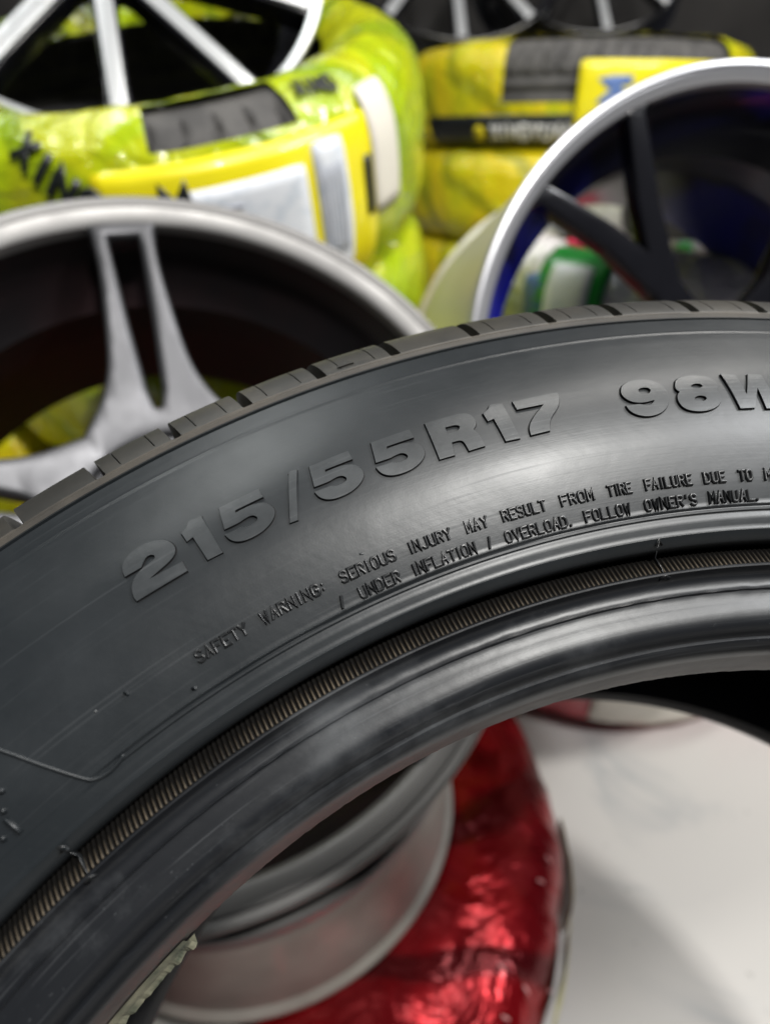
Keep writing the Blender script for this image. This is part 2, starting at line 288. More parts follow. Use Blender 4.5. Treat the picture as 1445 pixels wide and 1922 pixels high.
# tread with shoulder notches and sipes
def tread():
    nt=[99.72,95.55,91.62,87.86,83.9,79.93,75.6,71.4,67.8,63.6,59.9]
    pitch=[4.17,3.93,3.76,3.96,3.97,4.33,4.2,3.6,4.2,3.7]
    notch=list(nt)
    th=59.9;i=0
    while th>-257: th-=pitch[i%len(pitch)]; notch.append(th); i+=1
    notch=[x for x in notch if x>99.72-360+3.2]
    offs=[-1.13,-1.10,-1.07,-.27,-.21,-.15,0,.15,.21,.27,1.03,1.06,1.09]
    T=[]
    for q,c in enumerate(notch):
        nx=notch[q+1] if q+1<len(notch) else notch[0]-360
        for o in reversed(offs): T.append((c+o,q,o))
        g0=c-1.13; g1=nx+1.09
        for s in range(1,6): T.append((g0+(g1-g0)*s/6,q,9))
    prof=[(313.2,zr(313.2)-.3,0),(314.2,91.5,0),(315.0,91.0,0),(315.3,91.05,.02),(316.0,90.75,.12),(317.6,89.9,.3),(320.0,88.4,.55),(322.4,86.4,.8),(324.4,84.1,1),(326.0,81.3,1),(327.5,77.5,1),(328.8,72.5,1),(329.7,66,1),(330.4,56,1),(330.5,55.5,-1),(323,55,-1),(323,46,-1),(331.2,45.5,-1),(331.3,45,1),(331.9,22,1),(332,21.5,-1),(324.5,21,-1),(324.5,11,-1),(332.3,10.5,-1),(332.4,10,1),(332.5,0,1)]
    full=prof+[(a,-b,c) for a,b,c in reversed(prof[:-1])]
    V=[];UV=[];F=[];k=len(full)
    for (t,q,o) in T:
        for i,(r,z,u) in enumerate(full):
            d=0
            uu=max(u,0)
            if abs(o)<.17: d=5.6*min(1,uu*1.4)
            elif abs(o)<.22: d=5.0*min(1,uu*1.4)
            elif (o in (-1.10,1.06)) and (q*7+(o>0)*3)%5!=0 and u>.25: d=1.3
            if abs(z)<12: d*=.0
            sh=.42*(max(0,(r-314))/11) if abs(z)>60 else .42+ (60-abs(z))*.02
            a=R_(t+sh)
            if abs(z)>60: rr=r-.72*d; zz=z-.69*d*(1 if z>0 else -1)
            else: rr=r-d; zz=z
            V.append((rr*math.cos(a)*1e-3,rr*math.sin(a)*1e-3,zz*1e-3)); UV.append((R_(t)*.33,r*1e-3+z*1e-3))
    n=len(T)
    FM=[]
    for j in range(n):
        for i in range(k-1):
            F.append((j*k+i,j*k+i+1,((j+1)%n)*k+i+1,((j+1)%n)*k+i))
            inn=abs(T[j][2])<.22 and abs(T[(j+1)%n][2])<.22
            FM.append(1 if (i<3 or i>=k-4 or (inn and i<12)) else 0)
    o=mesh('tread',V,F,None,tyre,UV,mats=[M['tread'],M['dusty']],fm=FM); recalc(o); autosmooth(o,32)
tread()
# ---- lettering
GL=json.loads('{"2":[96.527,[[[0.093,282.13,1],[0.101,284.04,0],[0.361,286.02,0],[0.856,287.22,0],[1.454,287.26,0],[2.115,286.09,0],[2.509,284.46,0],[2.646,282.27,0],[2.493,280.61,0],[2.138,279.63,0],[1.553,279.01,0],[0.983,278.4,1],[2.623,277.98,1],[2.621,275.34,1],[0.037,275.39,1],[0.0,276.76,0],[0.146,279.18,0],[0.498,280.92,0],[0.984,281.71,0],[1.249,281.75,0],[1.573,282.02,0],[1.681,282.78,0],[1.541,283.69,0],[1.244,283.71,0],[0.899,282.0,1]]]],"1":[93.372,[[[1.143,286.14,1],[1.245,275.05,1],[0.495,275.2,1],[0.385,282.15,1],[0.055,281.84,1],[0.0,284.55,1],[0.338,285.25,0],[0.487,286.45,0],[0.65,286.62,1]]]],"5":[83.778,[[[0.308,285.89,1],[2.349,285.97,1],[2.363,283.25,1],[0.936,283.25,1],[0.882,282.58,1],[1.418,282.69,0],[1.895,282.5,0],[2.267,281.88,0],[2.55,280.14,0],[2.562,278.12,0],[2.237,276.33,0],[1.636,275.1,0],[0.913,274.93,0],[0.4,275.55,0],[0.096,276.95,0],[0.0,278.73,1],[0.83,278.55,1],[0.973,278.15,0],[1.194,277.83,0],[1.606,278.11,0],[1.734,279.06,0],[1.502,280.26,0],[1.063,280.08,0],[0.867,279.83,0],[0.102,279.95,1]]]],"/":[88.712,[[[1.006,286.43,1],[1.143,286.86,1],[1.427,286.51,1],[0.391,273.92,1],[0.0,274.08,1]]]],"R":[80.676,[[[0.086,286.34,1],[1.242,286.33,1],[2.086,286.28,0],[2.421,285.22,0],[2.53,283.15,0],[2.442,281.64,0],[2.224,280.67,1],[2.389,278.87,0],[2.433,275.41,1],[1.566,275.29,1],[1.523,277.82,0],[1.385,278.76,0],[0.908,278.74,1],[0.793,275.24,1],[0.0,275.29,1]],[[0.932,283.34,1],[1.43,283.37,0],[1.676,282.72,0],[1.541,281.63,0],[1.265,281.26,0],[0.898,281.55,1]]]],"7":[75.959,[[[0.0,286.01,1],[2.378,286.02,1],[2.378,284.26,0],[2.088,281.45,0],[1.528,279.0,0],[1.301,277.23,0],[1.199,275.35,1],[0.164,275.21,1],[0.21,277.35,0],[0.584,279.72,0],[1.444,283.13,1],[0.03,283.22,1]]]],"9":[70.448,[[[0.006,282.57,0],[0.198,284.85,0],[0.795,286.25,0],[1.547,286.29,0],[2.108,284.93,0],[2.414,282.4,0],[2.374,279.63,0],[2.122,277.01,0],[1.6,275.18,0],[0.918,274.76,0],[0.395,275.59,0],[0.085,276.98,0],[0.0,278.65,1],[0.72,278.67,1],[1.075,277.88,0],[1.42,278.4,0],[1.577,279.37,1],[0.937,278.84,0],[0.37,279.51,0],[0.074,281.12,0]],[[0.898,282.85,0],[1.17,283.63,0],[1.529,283.4,0],[1.614,282.26,0],[1.391,281.4,0],[1.029,281.59,0]]]],"8":[67.692,[[[0.211,283.53,0],[0.386,285.1,0],[0.806,285.99,0],[1.369,286.21,0],[2.003,285.7,0],[2.371,284.33,0],[2.421,282.48,0],[2.235,281.01,1],[2.379,279.49,0],[2.261,277.34,0],[1.855,275.59,0],[1.252,274.8,0],[0.586,275.07,0],[0.152,276.21,0],[0.0,278.24,0],[0.086,280.18,0],[0.284,281.08,1],[0.132,282.16,0]],[[0.944,282.67,0],[1.227,283.45,0],[1.553,283.25,0],[1.634,282.41,0],[1.403,281.81,0],[1.091,281.93,0]],[[0.859,278.71,0],[1.138,279.59,0],[1.498,279.37,0],[1.584,278.43,0],[1.329,277.69,0],[0.983,277.83,0]]]],"W":[64.833,[[[0.0,286.16,1],[0.75,285.83,1],[0.889,279.19,1],[1.411,285.88,1],[2.09,285.67,1],[2.253,279.47,1],[2.856,285.92,1],[3.629,285.89,1],[2.513,275.12,1],[1.685,274.97,1],[1.591,281.31,1],[1.075,275.23,1],[0.3,275.17,1]]]]}')
def chaikin(pts,it=3):
    for _ in range(it):
        out=[];n=len(pts)
        for i in range(n):
            p=pts[i];
            a=pts[i-1];b=pts[(i+1)%n]
            if p[2]: out.append(p)
            else:
                out.append((p[0]*.75+a[0]*.25,p[1]*.75+a[1]*.25,0)); out.append((p[0]*.75+b[0]*.25,p[1]*.75+b[1]*.25,0))
        pts=out
    return pts
def glyph_bm(bm,ch,th0,height=.72):
    t0,loops=GL[ch]
    loops=[chaikin([(p[0],p[1],p[2]) for p in l]) for l in loops]
    flat=[[Vector((p[0]*4.9,p[1],0)) for p in l] for l in loops]
    tris=tessellate_polygon(flat); allp=[p for l in flat for p in l]
    b=bmesh.new(); vs=[b.verts.new(p) for p in allp]
    for t in tris:
        try: b.faces.new([vs[i] for i in t])
        except ValueError: pass
    for r in np.arange(276,287,1.5): bmesh.ops.bisect_plane(b,geom=b.verts[:]+b.edges[:]+b.faces[:],plane_co=(0,r,0),plane_no=(0,1,0))
    for s in np.arange(1.5,20,1.5): bmesh.ops.bisect_plane(b,geom=b.verts[:]+b.edges[:]+b.faces[:],plane_co=(s,0,0),plane_no=(1,0,0))
    b.verts.index_update()
    def mp(x,y,dz):
        th=th0-x/4.9; p=tp(th,y); return (p[0],p[1],wob_z(th,y)+dz*1e-3)
    top=[bm.verts.new(mp(v.co.x,v.co.y,height)) for v in b.verts]
    for f in b.faces:
        q=[top[v.index] for v in f.verts]
        if f.normal.z<0: pass
        try:
            nf=bm.faces.new(q); nf.smooth=True
        except ValueError: pass
    for l in flat:     # walls, drafted a little outward, then a black skirt as painted edge shade
        n=len(l); c=sum(l,Vector())/n
        area2=sum(l[i].x*l[(i+1)%n].y-l[(i+1)%n].x*l[i].y for i in range(n))
        sg=1 if area2>0 else -1
        if l is not flat[0]: sg=-sg; 
        up=[];mid=[];dn=[];d3=[];d4=[]
        for i in range(n):
            d=(l[(i+1)%n]-l[i-1]); nn=Vector((d.y,-d.x,0)); 
            if nn.length>1e-9: nn.normalize()
            nn*=sg*(1 if l is flat[0] else 1)
            up.append(bm.verts.new(mp(l[i].x,l[i].y,height))); a=l[i]+nn*.05; mid.append(bm.verts.new(mp(a.x,a.y,height-.10))); a=l[i]+nn*.12; dn.append(bm.verts.new(mp(a.x,a.y,.05))); a=l[i]+nn*.30; d3.append(bm.verts.new(mp(a.x,a.y,.02))); a=l[i]+nn*.36; d4.append(bm.verts.new(mp(a.x,a.y,-.25)))
        for i in range(n):
            for A,B in((up,mid),(mid,dn),(dn,d3),(d3,d4)):
                f=bm.faces.new((A[i],A[(i+1)%n],B[(i+1)%n],B[i])); f.smooth=False; f.material_index=0 if A is up else 1
    b.free()
for ch,th in (('2',96.527),('1',93.372),('5',91.66),('/',88.712),('5',87.007),('5',83.777),('R',80.676),('1',77.64),('7',75.959),('9',70.448),('8',67.692),('W',64.833)):
    bm=bmesh.new(); glyph_bm(bm,ch,th); bmesh.ops.remove_doubles(bm,verts=bm.verts,dist=2e-6)
    bmesh.ops.recalc_face_normals(bm,faces=bm.faces)
    me=bpy.data.meshes.new('size_character'); bm.to_mesh(me); bm.free(); me.materials.append(M['letter']); me.materials.append(M['edge_shade'])
    uvl=me.uv_layers.new(name='UVMap')
    for lp in me.loops:
        v=me.vertices[lp.vertex_index].co; uvl.data[lp.index].uv=(math.atan2(v.y,v.x)*.27,math.hypot(v.x,v.y))
    o=bpy.data.objects.new('size_character',me); COL.objects.link(o); o.parent=tyre; autosmooth(o,35)
# stroke font on a 4 x 6 grid
SF={'A':['0,0 2,6 4,0','.8,2.2 3.2,2.2'],'B':['0,0 0,6 3,6 4,5 3,3.2 0,3.2','3,3.2 4,2 3,0 0,0'],'C':['4,5 3,6 1,6 0,5 0,1 1,0 3,0 4,1'],'D':['0,0 0,6 2.6,6 4,4.6 4,1.4 2.6,0 0,0'],'E':['4,0 0,0 0,6 4,6','0,3 3,3'],'F':['0,0 0,6 4,6','0,3 3,3'],'G':['4,5 3,6 1,6 0,5 0,1 1,0 3,0 4,1 4,2.8 2.4,2.8'],'H':['0,0 0,6','4,0 4,6','0,3 4,3'],'I':['2,0 2,6'],'J':['0,1 1,0 2.6,0 3.6,1 3.6,6'],'K':['0,0 0,6','4,6 0,2.6','1.3,3.8 4,0'],'L':['0,6 0,0 4,0'],'M':['0,0 0,6 2,2.4 4,6 4,0'],'N':['0,0 0,6 4,0 4,6'],'O':['1,0 0,1.2 0,4.8 1,6 3,6 4,4.8 4,1.2 3,0 1,0'],'P':['0,0 0,6 3,6 4,5 4,4 3,3 0,3'],'R':['0,0 0,6 3,6 4,5 4,4 3,3 0,3','2,3 4,0'],'S':['4,5 3,6 1,6 0,5 0,4 1,3.2 3,2.8 4,2 4,1 3,0 1,0 0,1'],'T':['2,0 2,6','0,6 4,6'],'U':['0,6 0,1 1,0 3,0 4,1 4,6'],'V':['0,6 2,0 4,6'],'W':['0,6 1,0 2,3.8 3,0 4,6'],'X':['0,0 4,6','0,6 4,0'],'Y':['0,6 2,3 4,6','2,3 2,0'],'/':['1,0 3,6'],':':['2,1.2 2,1.6','2,4.2 2,4.6'],'.':['.6,0 .6,.3'],"'":['1,6 .8,4.6'],'1':['.8,4.6 2.2,6 2.2,0']}
def strokes(txt):   # -> polylines in units, total width
    x=0;out=[]
    for ch in txt:
        wd=4
        if ch in 'I:.\'': wd=2.2
        sh=-.9 if ch in 'I:' else 0
        for s in SF.get(ch,[]): out.append([(x+sh+float(a.split(',')[0]),float(a.split(',')[1])) for a in s.split()])
        x+=wd+2.1
    return out,x-2.1
def ridge(bm,pts,half,hgt,fn,sunk=.3):
    """half-round bead swept along 2-D points; fn maps (x, y, dz) to space"""
    sec=[(-1.25,-sunk),(-1,0.35*hgt),(-.45,hgt*.93),(0,hgt),(.45,hgt*.93),(1,.35*hgt),(1.25,-sunk)]
    n=len(pts); rows=[]
    P2=[Vector(p) for p in pts]
    if n==2:
        P2=[P2[0],(P2[0]+P2[1])/2,P2[1]]; n=3
    d0=(P2[1]-P2[0]).normalized(); d1=(P2[-1]-P2[-2]).normalized()
    for i in range(n):
        a=(P2[i]-P2[i-1]).normalized() if i>0 else d0; b=(P2[i+1]-P2[i]).normalized() if i<n-1 else d1
        t=(a+b); t=t.normalized() if t.length>.2 else b
        nn=Vector((-t.y,t.x)); k=1/max(.6,abs(nn.dot(Vector((-b.y,b.x)))))
        base=P2[i]
        if i==0: base=base-d0*half*.5
        if i==n-1: base=base+d1*half*.5
        rows.append([bm.verts.new(fn(base.x+nn.x*s*half*k,base.y+nn.y*s*half*k,z)) for s,z in sec])
    for i in range(n-1):
        for j in range(len(sec)-1):
            f=bm.faces.new((rows[i][j],rows[i+1][j],rows[i+1][j+1],rows[i][j+1])); f.smooth=True
    for rr,dd in ((rows[0],-1),(rows[-1],1)):
        bm.faces.new(rr if dd<0 else rr[::-1])
def word(bm,txt,t0,t1,r0,r1,half=.335,hgt=.70):
    st,W=strokes(txt)
    rr=random.Random(txt+str(t0))
    for pl in st:
        def fn(x,y,dz):
            th=t0-(t0-t1)*x/W; r=r0+(r1-r0)*y/6; p=tp(th,r); return (p[0],p[1],wob_z(th,r)+dz*1e-3)
        # work in mm space so the stroke width is even
        sx=(t0-t1)*math.pi/180*r0/W; sy=(r1-r0)/6
        h2=half*rr.uniform(.92,1.1); jx=rr.uniform(-.04,.04)
        ridge(bm,[(a*sx+jx,b*sy) for a,b in pl],h2,hgt*rr.uniform(.85,1.05),lambda X,Y,dz:fn(X/sx,Y/sy,dz))
rows=[([('SAFETY',95.55,92.78),('WARNING:',92.03,88.50),('SERIOUS',87.70,84.65),('INJURY',83.94,81.55),('MAY',80.76,79.50),('RESULT',78.72,76.23),('FROM',75.45,73.56),('TIRE',72.82,71.44),('FAILURE',70.72,68.08),('DUE',67.44,66.21),('TO',65.50,64.70),('M',64.05,63.6)],256.35,258.75),
      ([('/',88.35,87.9),('UNDER',87.15,84.84),('INFLATION',84.18,80.55),('/',80.0,79.62),('OVERLOAD.',78.93,75.05),('FOLLOW',74.41,71.76),("OWNER'S",71.0,68.02),('MANUAL.',67.37,64.49)],251.45,253.85)]
for ws,r0,r1 in rows:
    bm=bmesh.new()
    for t,a,b in ws: word(bm,t,a-.06,b+.06,r0,r1)
    bmesh.ops.recalc_face_normals(bm,faces=bm.faces)
    me=bpy.data.meshes.new('warning_lettering'); bm.to_mesh(me); bm.free(); me.materials.append(M['small'])
    uvl=me.uv_layers.new(name='UVMap')
    o=bpy.data.objects.new('warning_lettering',me); COL.objects.link(o); o.parent=tyre; autosmooth(o,50)
def tyre_part(name,fn,m):
    bm=bmesh.new(); fn(bm); bmesh.ops.recalc_face_normals(bm,faces=bm.faces)
    me=bpy.data.meshes.new(name); bm.to_mesh(me); bm.free(); me.materials.append(m); me.uv_layers.new(name='UVMap')
    o=bpy.data.objects.new(name,me); COL.objects.link(o); o.parent=tyre; return o
def smoothline(c,it=3):
    for _ in range(it):
        o=[c[0]]
        for i in range(len(c)-1):
            a,b=c[i],c[i+1]; o+=[(a[0]*.75+b[0]*.25,a[1]*.75+b[1]*.25),(a[0]*.25+b[0]*.75,a[1]*.25+b[1]*.75)]
        o.append(c[-1]); c=o
    return c
def polar_ridge(pts,half,hgt):
    K=4.6
    def f(bm): ridge(bm,[(-t*K,r) for t,r in pts],half,hgt,lambda X,Y,dz:(lambda p:(p[0],p[1],wob_z(-X/K,Y)+dz*1e-3))(tp(-X/K,Y)))
    return f
tyre_part('moulded_line',polar_ridge(smoothline([(108.5,300),(106.8,285),(104.49,266.97),(103.53,258.67),(102.5,250.9),(102.16,249.5),(101.6,249.0),(101.0,249.3),(100.6,249.9)],2),.42,.45),M['side'])
def serial(bm):
    polar_ridge([(105.94,255.0),(105.84,251.5)],.55,.8)(bm)
    for t,r in ((105.30,260.1),(105.75,256.9),(106.45,252.9)): polar_ridge([(t,r),(t+.06,r-.35)],.5,.9)(bm)
tyre_part('serial_lettering',serial,M['side'])
def hair(th,r,length,lean,rad=.38,z0=None):
    def f(bm):
        p=Vector(tp(th,r)) if z0 is None else Vector((r*math.cos(R_(th))*1e-3,r*math.sin(R_(th))*1e-3,z0*1e-3)); d=Vector(lean).normalized(); L=length*1e-3
        ring_=[]
        for k in range(5):
            t=k/4; c=p-d*.0003+d*(L+.0003)*t+Vector((0,0,-.0004*t*t)); rr=rad*1e-3*(1-.25*t)
            u=d.orthogonal().normalized(); v=d.cross(u)
            ring_.append([bm.verts.new(c+u*rr*math.cos(a)+v*rr*math.sin(a)) for a in [i*math.pi/4 for i in range(8)]])
        for a,b in zip(ring_,ring_[1:]):
            for i in range(8): bm.faces.new((a[i],a[(i+1)%8],b[(i+1)%8],b[i])).smooth=True
        bm.faces.new(ring_[-1])
    return f
for a in ((99.0,260.1,1.7,(.4,-.3,.7)),(96.39,252.7,1.5,(.5,-.2,.8)),(100.47,260.6,.5,(.2,.1,1)),(105.05,243.6,2.4,(.55,-.2,.6)),(91.68,275.2,.35,(0,0,1)),(86.46,250.9,.4,(0,0,1)),(86.2,260.6,.8,(-.6,.3,.4))):
    tyre_part('vent_spew',hair(*a),M['side'])
for t,r,z,l in ((95.3,318.5,87.6,3.0),(91.2,317.6,88.2,2.2),(92.6,319,86.9,2.4),(96.7,318,88,1.2),(98.9,316.8,89.2,1.2),(84.9,317.5,88.6,1.4),(100.9,317,89,2.6),(82.9,317.5,88.6,1.0)):
    tyre_part('vent_spew',hair(t,r,l,(-.55,.7,.45),.24,z),M['tread'])
tyre_part('vent_spew',hair(97.2,329,5.0,(-.5,.85,.1),.22,68),M['tread'])
def tri_(bm):   # raised wear-indicator arrow on a shoulder block
    def q(t,r,dz): 
        zz=np.interp(r,[316,317.6,320,322.4],[90.75,89.9,88.4,86.4])+dz; return (r*math.cos(R_(t))*1e-3,r*math.sin(R_(t))*1e-3,zz*1e-3)
    a=[(83.05,316.8),(82.15,316.8),(82.55,319.3)]
    top=[bm.verts.new(q(*x,.5)) for x in a]; dn=[bm.verts.new(q(*x,-.6)) for x in a]
    bm.faces.new(top)
    for i in range(3): bm.faces.new((top[i],top[(i+1)%3],dn[(i+1)%3],dn[i]))
tyre_part('wear_arrow',tri_,M['tread'])
def seam(th):
    def f(bm):
        K=4.2
        def mp(X,Y,dz):
            z=np.interp(Y,[235.4,236.3,237.1,239.5,242,243.2,244.5],[100.2,101.9,zr(237)-1.0,zr(239.5)-3.2,zr(242)-4.6,zr(243.2)-.6,zr(244.5)])+dz
            return (Y*math.cos(R_(-X/K))*1e-3,Y*math.sin(R_(-X/K))*1e-3,z*1e-3)
        ridge(bm,[(-th*K,235.4),(-th*K+.1,238),(-th*K,241),(-th*K-.1,243.9)],.2,.75,mp)
        ridge(bm,[(-th*K-1.1,235.6),(-th*K,235.9),(-th*K+1.2,235.5)],.32,.8,mp)
        ridge(bm,[(-th*K-.7,243.2),(-th*K-.1,244.3),(-th*K+.8,243.2)],.25,.7,mp)
    return f
tyre_part('mould_seam',seam(70.6),M['small']); tyre_part('mould_seam',seam(105.05),M['small'])
def strip(bm):      # torn paper left on the bead toe, low left
    n=34
    rows=[]
    for j in range(n):
        th=105.3+6.5*j/(n-1); w1=.1+.8*noise.noise(Vector((j*.35,1,0)))
        rows.append([bm.verts.new((r*math.cos(R_(th))*1e-3,r*math.sin(R_(th))*1e-3,z*1e-3)) for r,z in ((213.9,80),(213.0,78),(212.4-w1*.6,76),(211.2-w1*1.2,74+w1),(213,72+w1))])
    for a,b in zip(rows,rows[1:]):
        for i in range(4): bm.faces.new((a[i],a[i+1],b[i+1],b[i]))
tyre_part('paper_remnant',strip,M['tornpaper'])
# ================================================================== WHEELS
def extr(name,poly,th,matl,parent,zf,holes=(),bev=.0015,zoff=0,mat2=None):
    """flat outline (metres, wheel plane) thickened; zf(r) gives the face height"""
    cu=bpy.data.curves.new(name,'CURVE'); cu.dimensions='2D'; cu.fill_mode='BOTH'; cu.extrude=th/2-bev; cu.bevel_depth=bev; cu.bevel_resolution=2
    for lp in [poly]+list(holes):
        s=cu.splines.new('POLY'); s.points.add(len(lp)-1)
        for i,p in enumerate(lp): s.points[i].co=(p[0],p[1],0,1)
        s.use_cyclic_u=True
    t=bpy.data.objects.new('tmp',cu); COL.objects.link(t)
    dg=bpy.context.evaluated_depsgraph_get(); me=bpy.data.meshes.new_from_object(t.evaluated_get(dg)); bpy.data.objects.remove(t)
    me.name=name
    bm=bmesh.new(); bm.from_mesh(me); bmesh.ops.remove_doubles(bm,verts=bm.verts,dist=1e-6)
    mxx=max(abs(c) for p in poly for c in p)
    s=.02
    while s<mxx:
        for pn in ((1,0,0),(0,1,0)):
            for sg in (1,-1): bmesh.ops.bisect_plane(bm,geom=bm.verts[:]+bm.edges[:]+bm.faces[:],plane_co=Vector(pn)*s*sg,plane_no=pn)
        s+=.02
    for v in bm.verts:
        r=v.co.xy.length; v.co.z+=zf(r)-th/2+zoff
    bmesh.ops.recalc_face_normals(bm,faces=bm.faces)
    bm.to_mesh(me); bm.free(); me.materials.clear(); me.materials.append(matl)
    for p in me.polygons: p.use_smooth=True
    o=bpy.data.objects.new(name,me); COL.objects.link(o); o.parent=parent; autosmooth(o,30); return o
def rot2(pts,a): c,s=math.cos(a),math.sin(a); return [(x*c-y*s,x*s+y*c) for x,y in pts]
def wheel(label,c,n,R,D,roll,lipm,barrelm,group='alloy wheels stacked among the wrapped tyres',lipw=.022,outerm=None,name='alloy_wheel',ring_m=None,plain=False):
    root=empty(name,frame(c,n,roll),label,'wheel',group)
    lathe('rim_lip',[(R,-.0105),(R,-.001),(R-.0015,.001),(R-.004,.0015),(R-lipw*.36,-.0005),(R-lipw*.38,-.0016),(R-lipw*.42,-.0016),(R-lipw*.44,-.0004),(R-lipw+.002,-.003),(R-lipw,-.005),(R-lipw-.001,-.013),(R-.012,-.018),(R-.010,-.0125)],lipm,root,200)
    b=R-lipw
    lathe('barrel',[(b-.0015,-.0125),(b-.003,-.03),(b-.008,-.05),(b-.03,-.07),(b-.031,-.105),(b-.012,-.125),(b-.012,-D+.012),(R-.004,-D),(R-.001,-D-.003),(R+.001,-D)],barrelm,root,160,closed=False)
    lathe('barrel_outside',([(R-.009,-.0125),(R-.010,-.03),(b-.004,-.052),(b-.027,-.072),(b-.027,-.103),(b-.009,-.122),(b-.009,-D+.018),(R-.008,-D+.008),(R+.001,-D+.004),(R+.001,-D)] if not plain else [(R-.009,-.0125),(R-.006,-.02),(R-.005,-.04),(R-.005,-D+.01),(R+.001,-D+.004),(R+.001,-D)]),outerm or barrelm,root,160,closed=False)
    return root
def twin_spokes(root,R,hub,m,conc=.03):
    Ri=R-.0235
    zf=lambda r:-.004-conc*(1-min(1,r/Ri))**1.3
    def wedge():
        out=[]
        a0=R_(36)
        # hub arc from +36 to -36
        for i in range(9): a=a0-2*a0*i/8; out.append((hub*math.cos(a),hub*math.sin(a)))
        # lower flank: concave curve to the spoke, up to the rim
        q=[(math.cos(-a0)*.089,math.sin(-a0)*.089),(.082,-.046),(.098,-.0350),(.120,-.0262),(.145,-.0225),(.72*R,-.0188),(Ri-.03,-.0178),(Ri-.006,-.0185),(Ri+.002,-.022)]
        q=smoothline(q,2); out+=q
        out+=[(Ri+.004,-.026),(Ri+.006,0),(Ri+.004,.026)]
        out+=[(x,-y) for x,y in reversed(q)]
        return out
    sl=[(.345*R,-.006),(.33*R,0),(.345*R,.006),(.40*R,.0095),(.6*R,.0128),(Ri-.02,.0152),(Ri-.0035,.0152),(Ri-.0035,-.0152),(Ri-.02,-.0152),(.6*R,-.0128),(.40*R,-.0095)]
    for k in range(5):
        a=k*2*math.pi/5
        sp=extr('spoke',rot2(wedge(),a),.022,m,root,zf,[rot2(sl,a)],.0045)
    hb=extr('hub',[(hub*.985*math.cos(2*math.pi*i/60),hub*.985*math.sin(2*math.pi*i/60)) for i in range(60)],.026,M['silver'],root,lambda r:-.036 if r<hub*.8 else -.030,[[(.03*math.cos(2*math.pi*i/30),.03*math.sin(2*math.pi*i/30)) for i in range(30)]],.003)
    for k in range(5):
        a=R_(36+72*k); c0=Vector((.052*math.cos(a),.052*math.sin(a),-.034))
        bm=bmesh.new(); bmesh.ops.create_cone(bm,cap_ends=True,segments=6,radius1=.009,radius2=.008,depth=.014,matrix=Matrix.Translation(c0)); me=bpy.data.meshes.new('lug_nut'); bm.to_mesh(me); bm.free(); me.materials.append(M['barrel_dark']); o=bpy.data.objects.new('lug_nut',me); COL.objects.link(o); o.parent=root
def bar_spokes(root,R,angles,w0,w1,m,face_m=None,conc=.045,hub=.07,lipw=.022,th=.03,hub_m=None,fw=.8):
    Ri=R-lipw-.0015
    zf=lambda r:-.004-conc*(1-min(1,r/Ri))**1.2
    for a in angles:
        a=R_(a)
        pl=[(hub*.9,-w0/2*1.5),(hub*1.3,-w0/2),(Ri*.8,-w1/2),(Ri+.001,-w1/2*1.35),(Ri+.001,w1/2*1.35),(Ri*.8,w1/2),(hub*1.3,w0/2),(hub*.9,w0/2*1.5)]
        s=extr('spoke',rot2(pl,a),th,m,root,zf,(),.003)
        if face_m:
            pf=[(hub*1.0,-w0/2*fw),(Ri-.003,-w1/2*fw),(Ri-.003,w1/2*fw),(hub*1.0,w0/2*fw)]
            extr('machined_face',rot2(pf,a),.003,face_m,s,zf,(),.0008,zoff=.0022)
    extr('hub',[(hub*math.cos(2*math.pi*i/60),hub*math.sin(2*math.pi*i/60)) for i in range(60)],th+.004,hub_m or m,root,lambda r:zf(hub),[[(.028*math.cos(2*math.pi*i/30),.028*math.sin(2*math.pi*i/30)) for i in range(30)]],.003)
    lathe('centre_cap',[(.001,zf(hub)-.003),(.020,zf(hub)-.004),(.0275,zf(hub)-.008),(.0275,zf(hub)-.02)],hub_m or m,root,40,closed=False)
# W1 - silver twin spoke wheel
W1c=Vector((-.139,.381,.578)); W1n=(.272,-.663,.697)
W1=wheel('silver wheel with twin slotted spokes and a wide grey lip, nearest behind the tyre',W1c,W1n,.26,.245,R_(90),M['lipgrey'],M['barrel_dark'],lipw=.0225)
twin_spokes(W1,.26,.074,M['silver'])
# W3 - black wheel, bright lip
W3=wheel('black wheel with a polished lip and thin bare Y spokes, right of the stacks',(.302,.529,.635),(.15,-.914,.376),.24,.27,0,M['lippol'],M['barrel_blue'],lipw=.0145,outerm=M['barrel_bright'],plain=True)
def y_spokes(root,R,angles,m,conc,hub,lipw):
    Ri=R-lipw-.0015; zf=lambda r:-.006-conc*(1-min(1,r/Ri))**1.2
    for a in angles:
        h=[(hub*.9,-.016),(.088,-.010),(.15,-.0268),(Ri*.976-.003,-.0545),(Ri*.970,-.060)]
        k=[(Ri*.985,-.0455),(.160,-.0155),(.118,0)]
        pl=h+k+[(x,-y) for x,y in reversed(h+k[:-1])]
        extr('spoke',rot2(pl,R_(a)),.02,m,root,zf,(),.003)
    extr('hub',[(hub*math.cos(2*math.pi*i/60),hub*math.sin(2*math.pi*i/60)) for i in range(60)],.024,m,root,lambda r:zf(hub),[[(.028*math.cos(2*math.pi*i/30),.028*math.sin(2*math.pi*i/30)) for i in range(30)]],.003)
    lathe('centre_cap',[(.001,zf(hub)-.003),(.020,zf(hub)-.004),(.0275,zf(hub)-.008),(.0275,zf(hub)-.02)],m,root,40,closed=False)
y_spokes(W3,.24,[127+72*p for p in range(5)],M['blackpaint'],.03,.05,.0145)
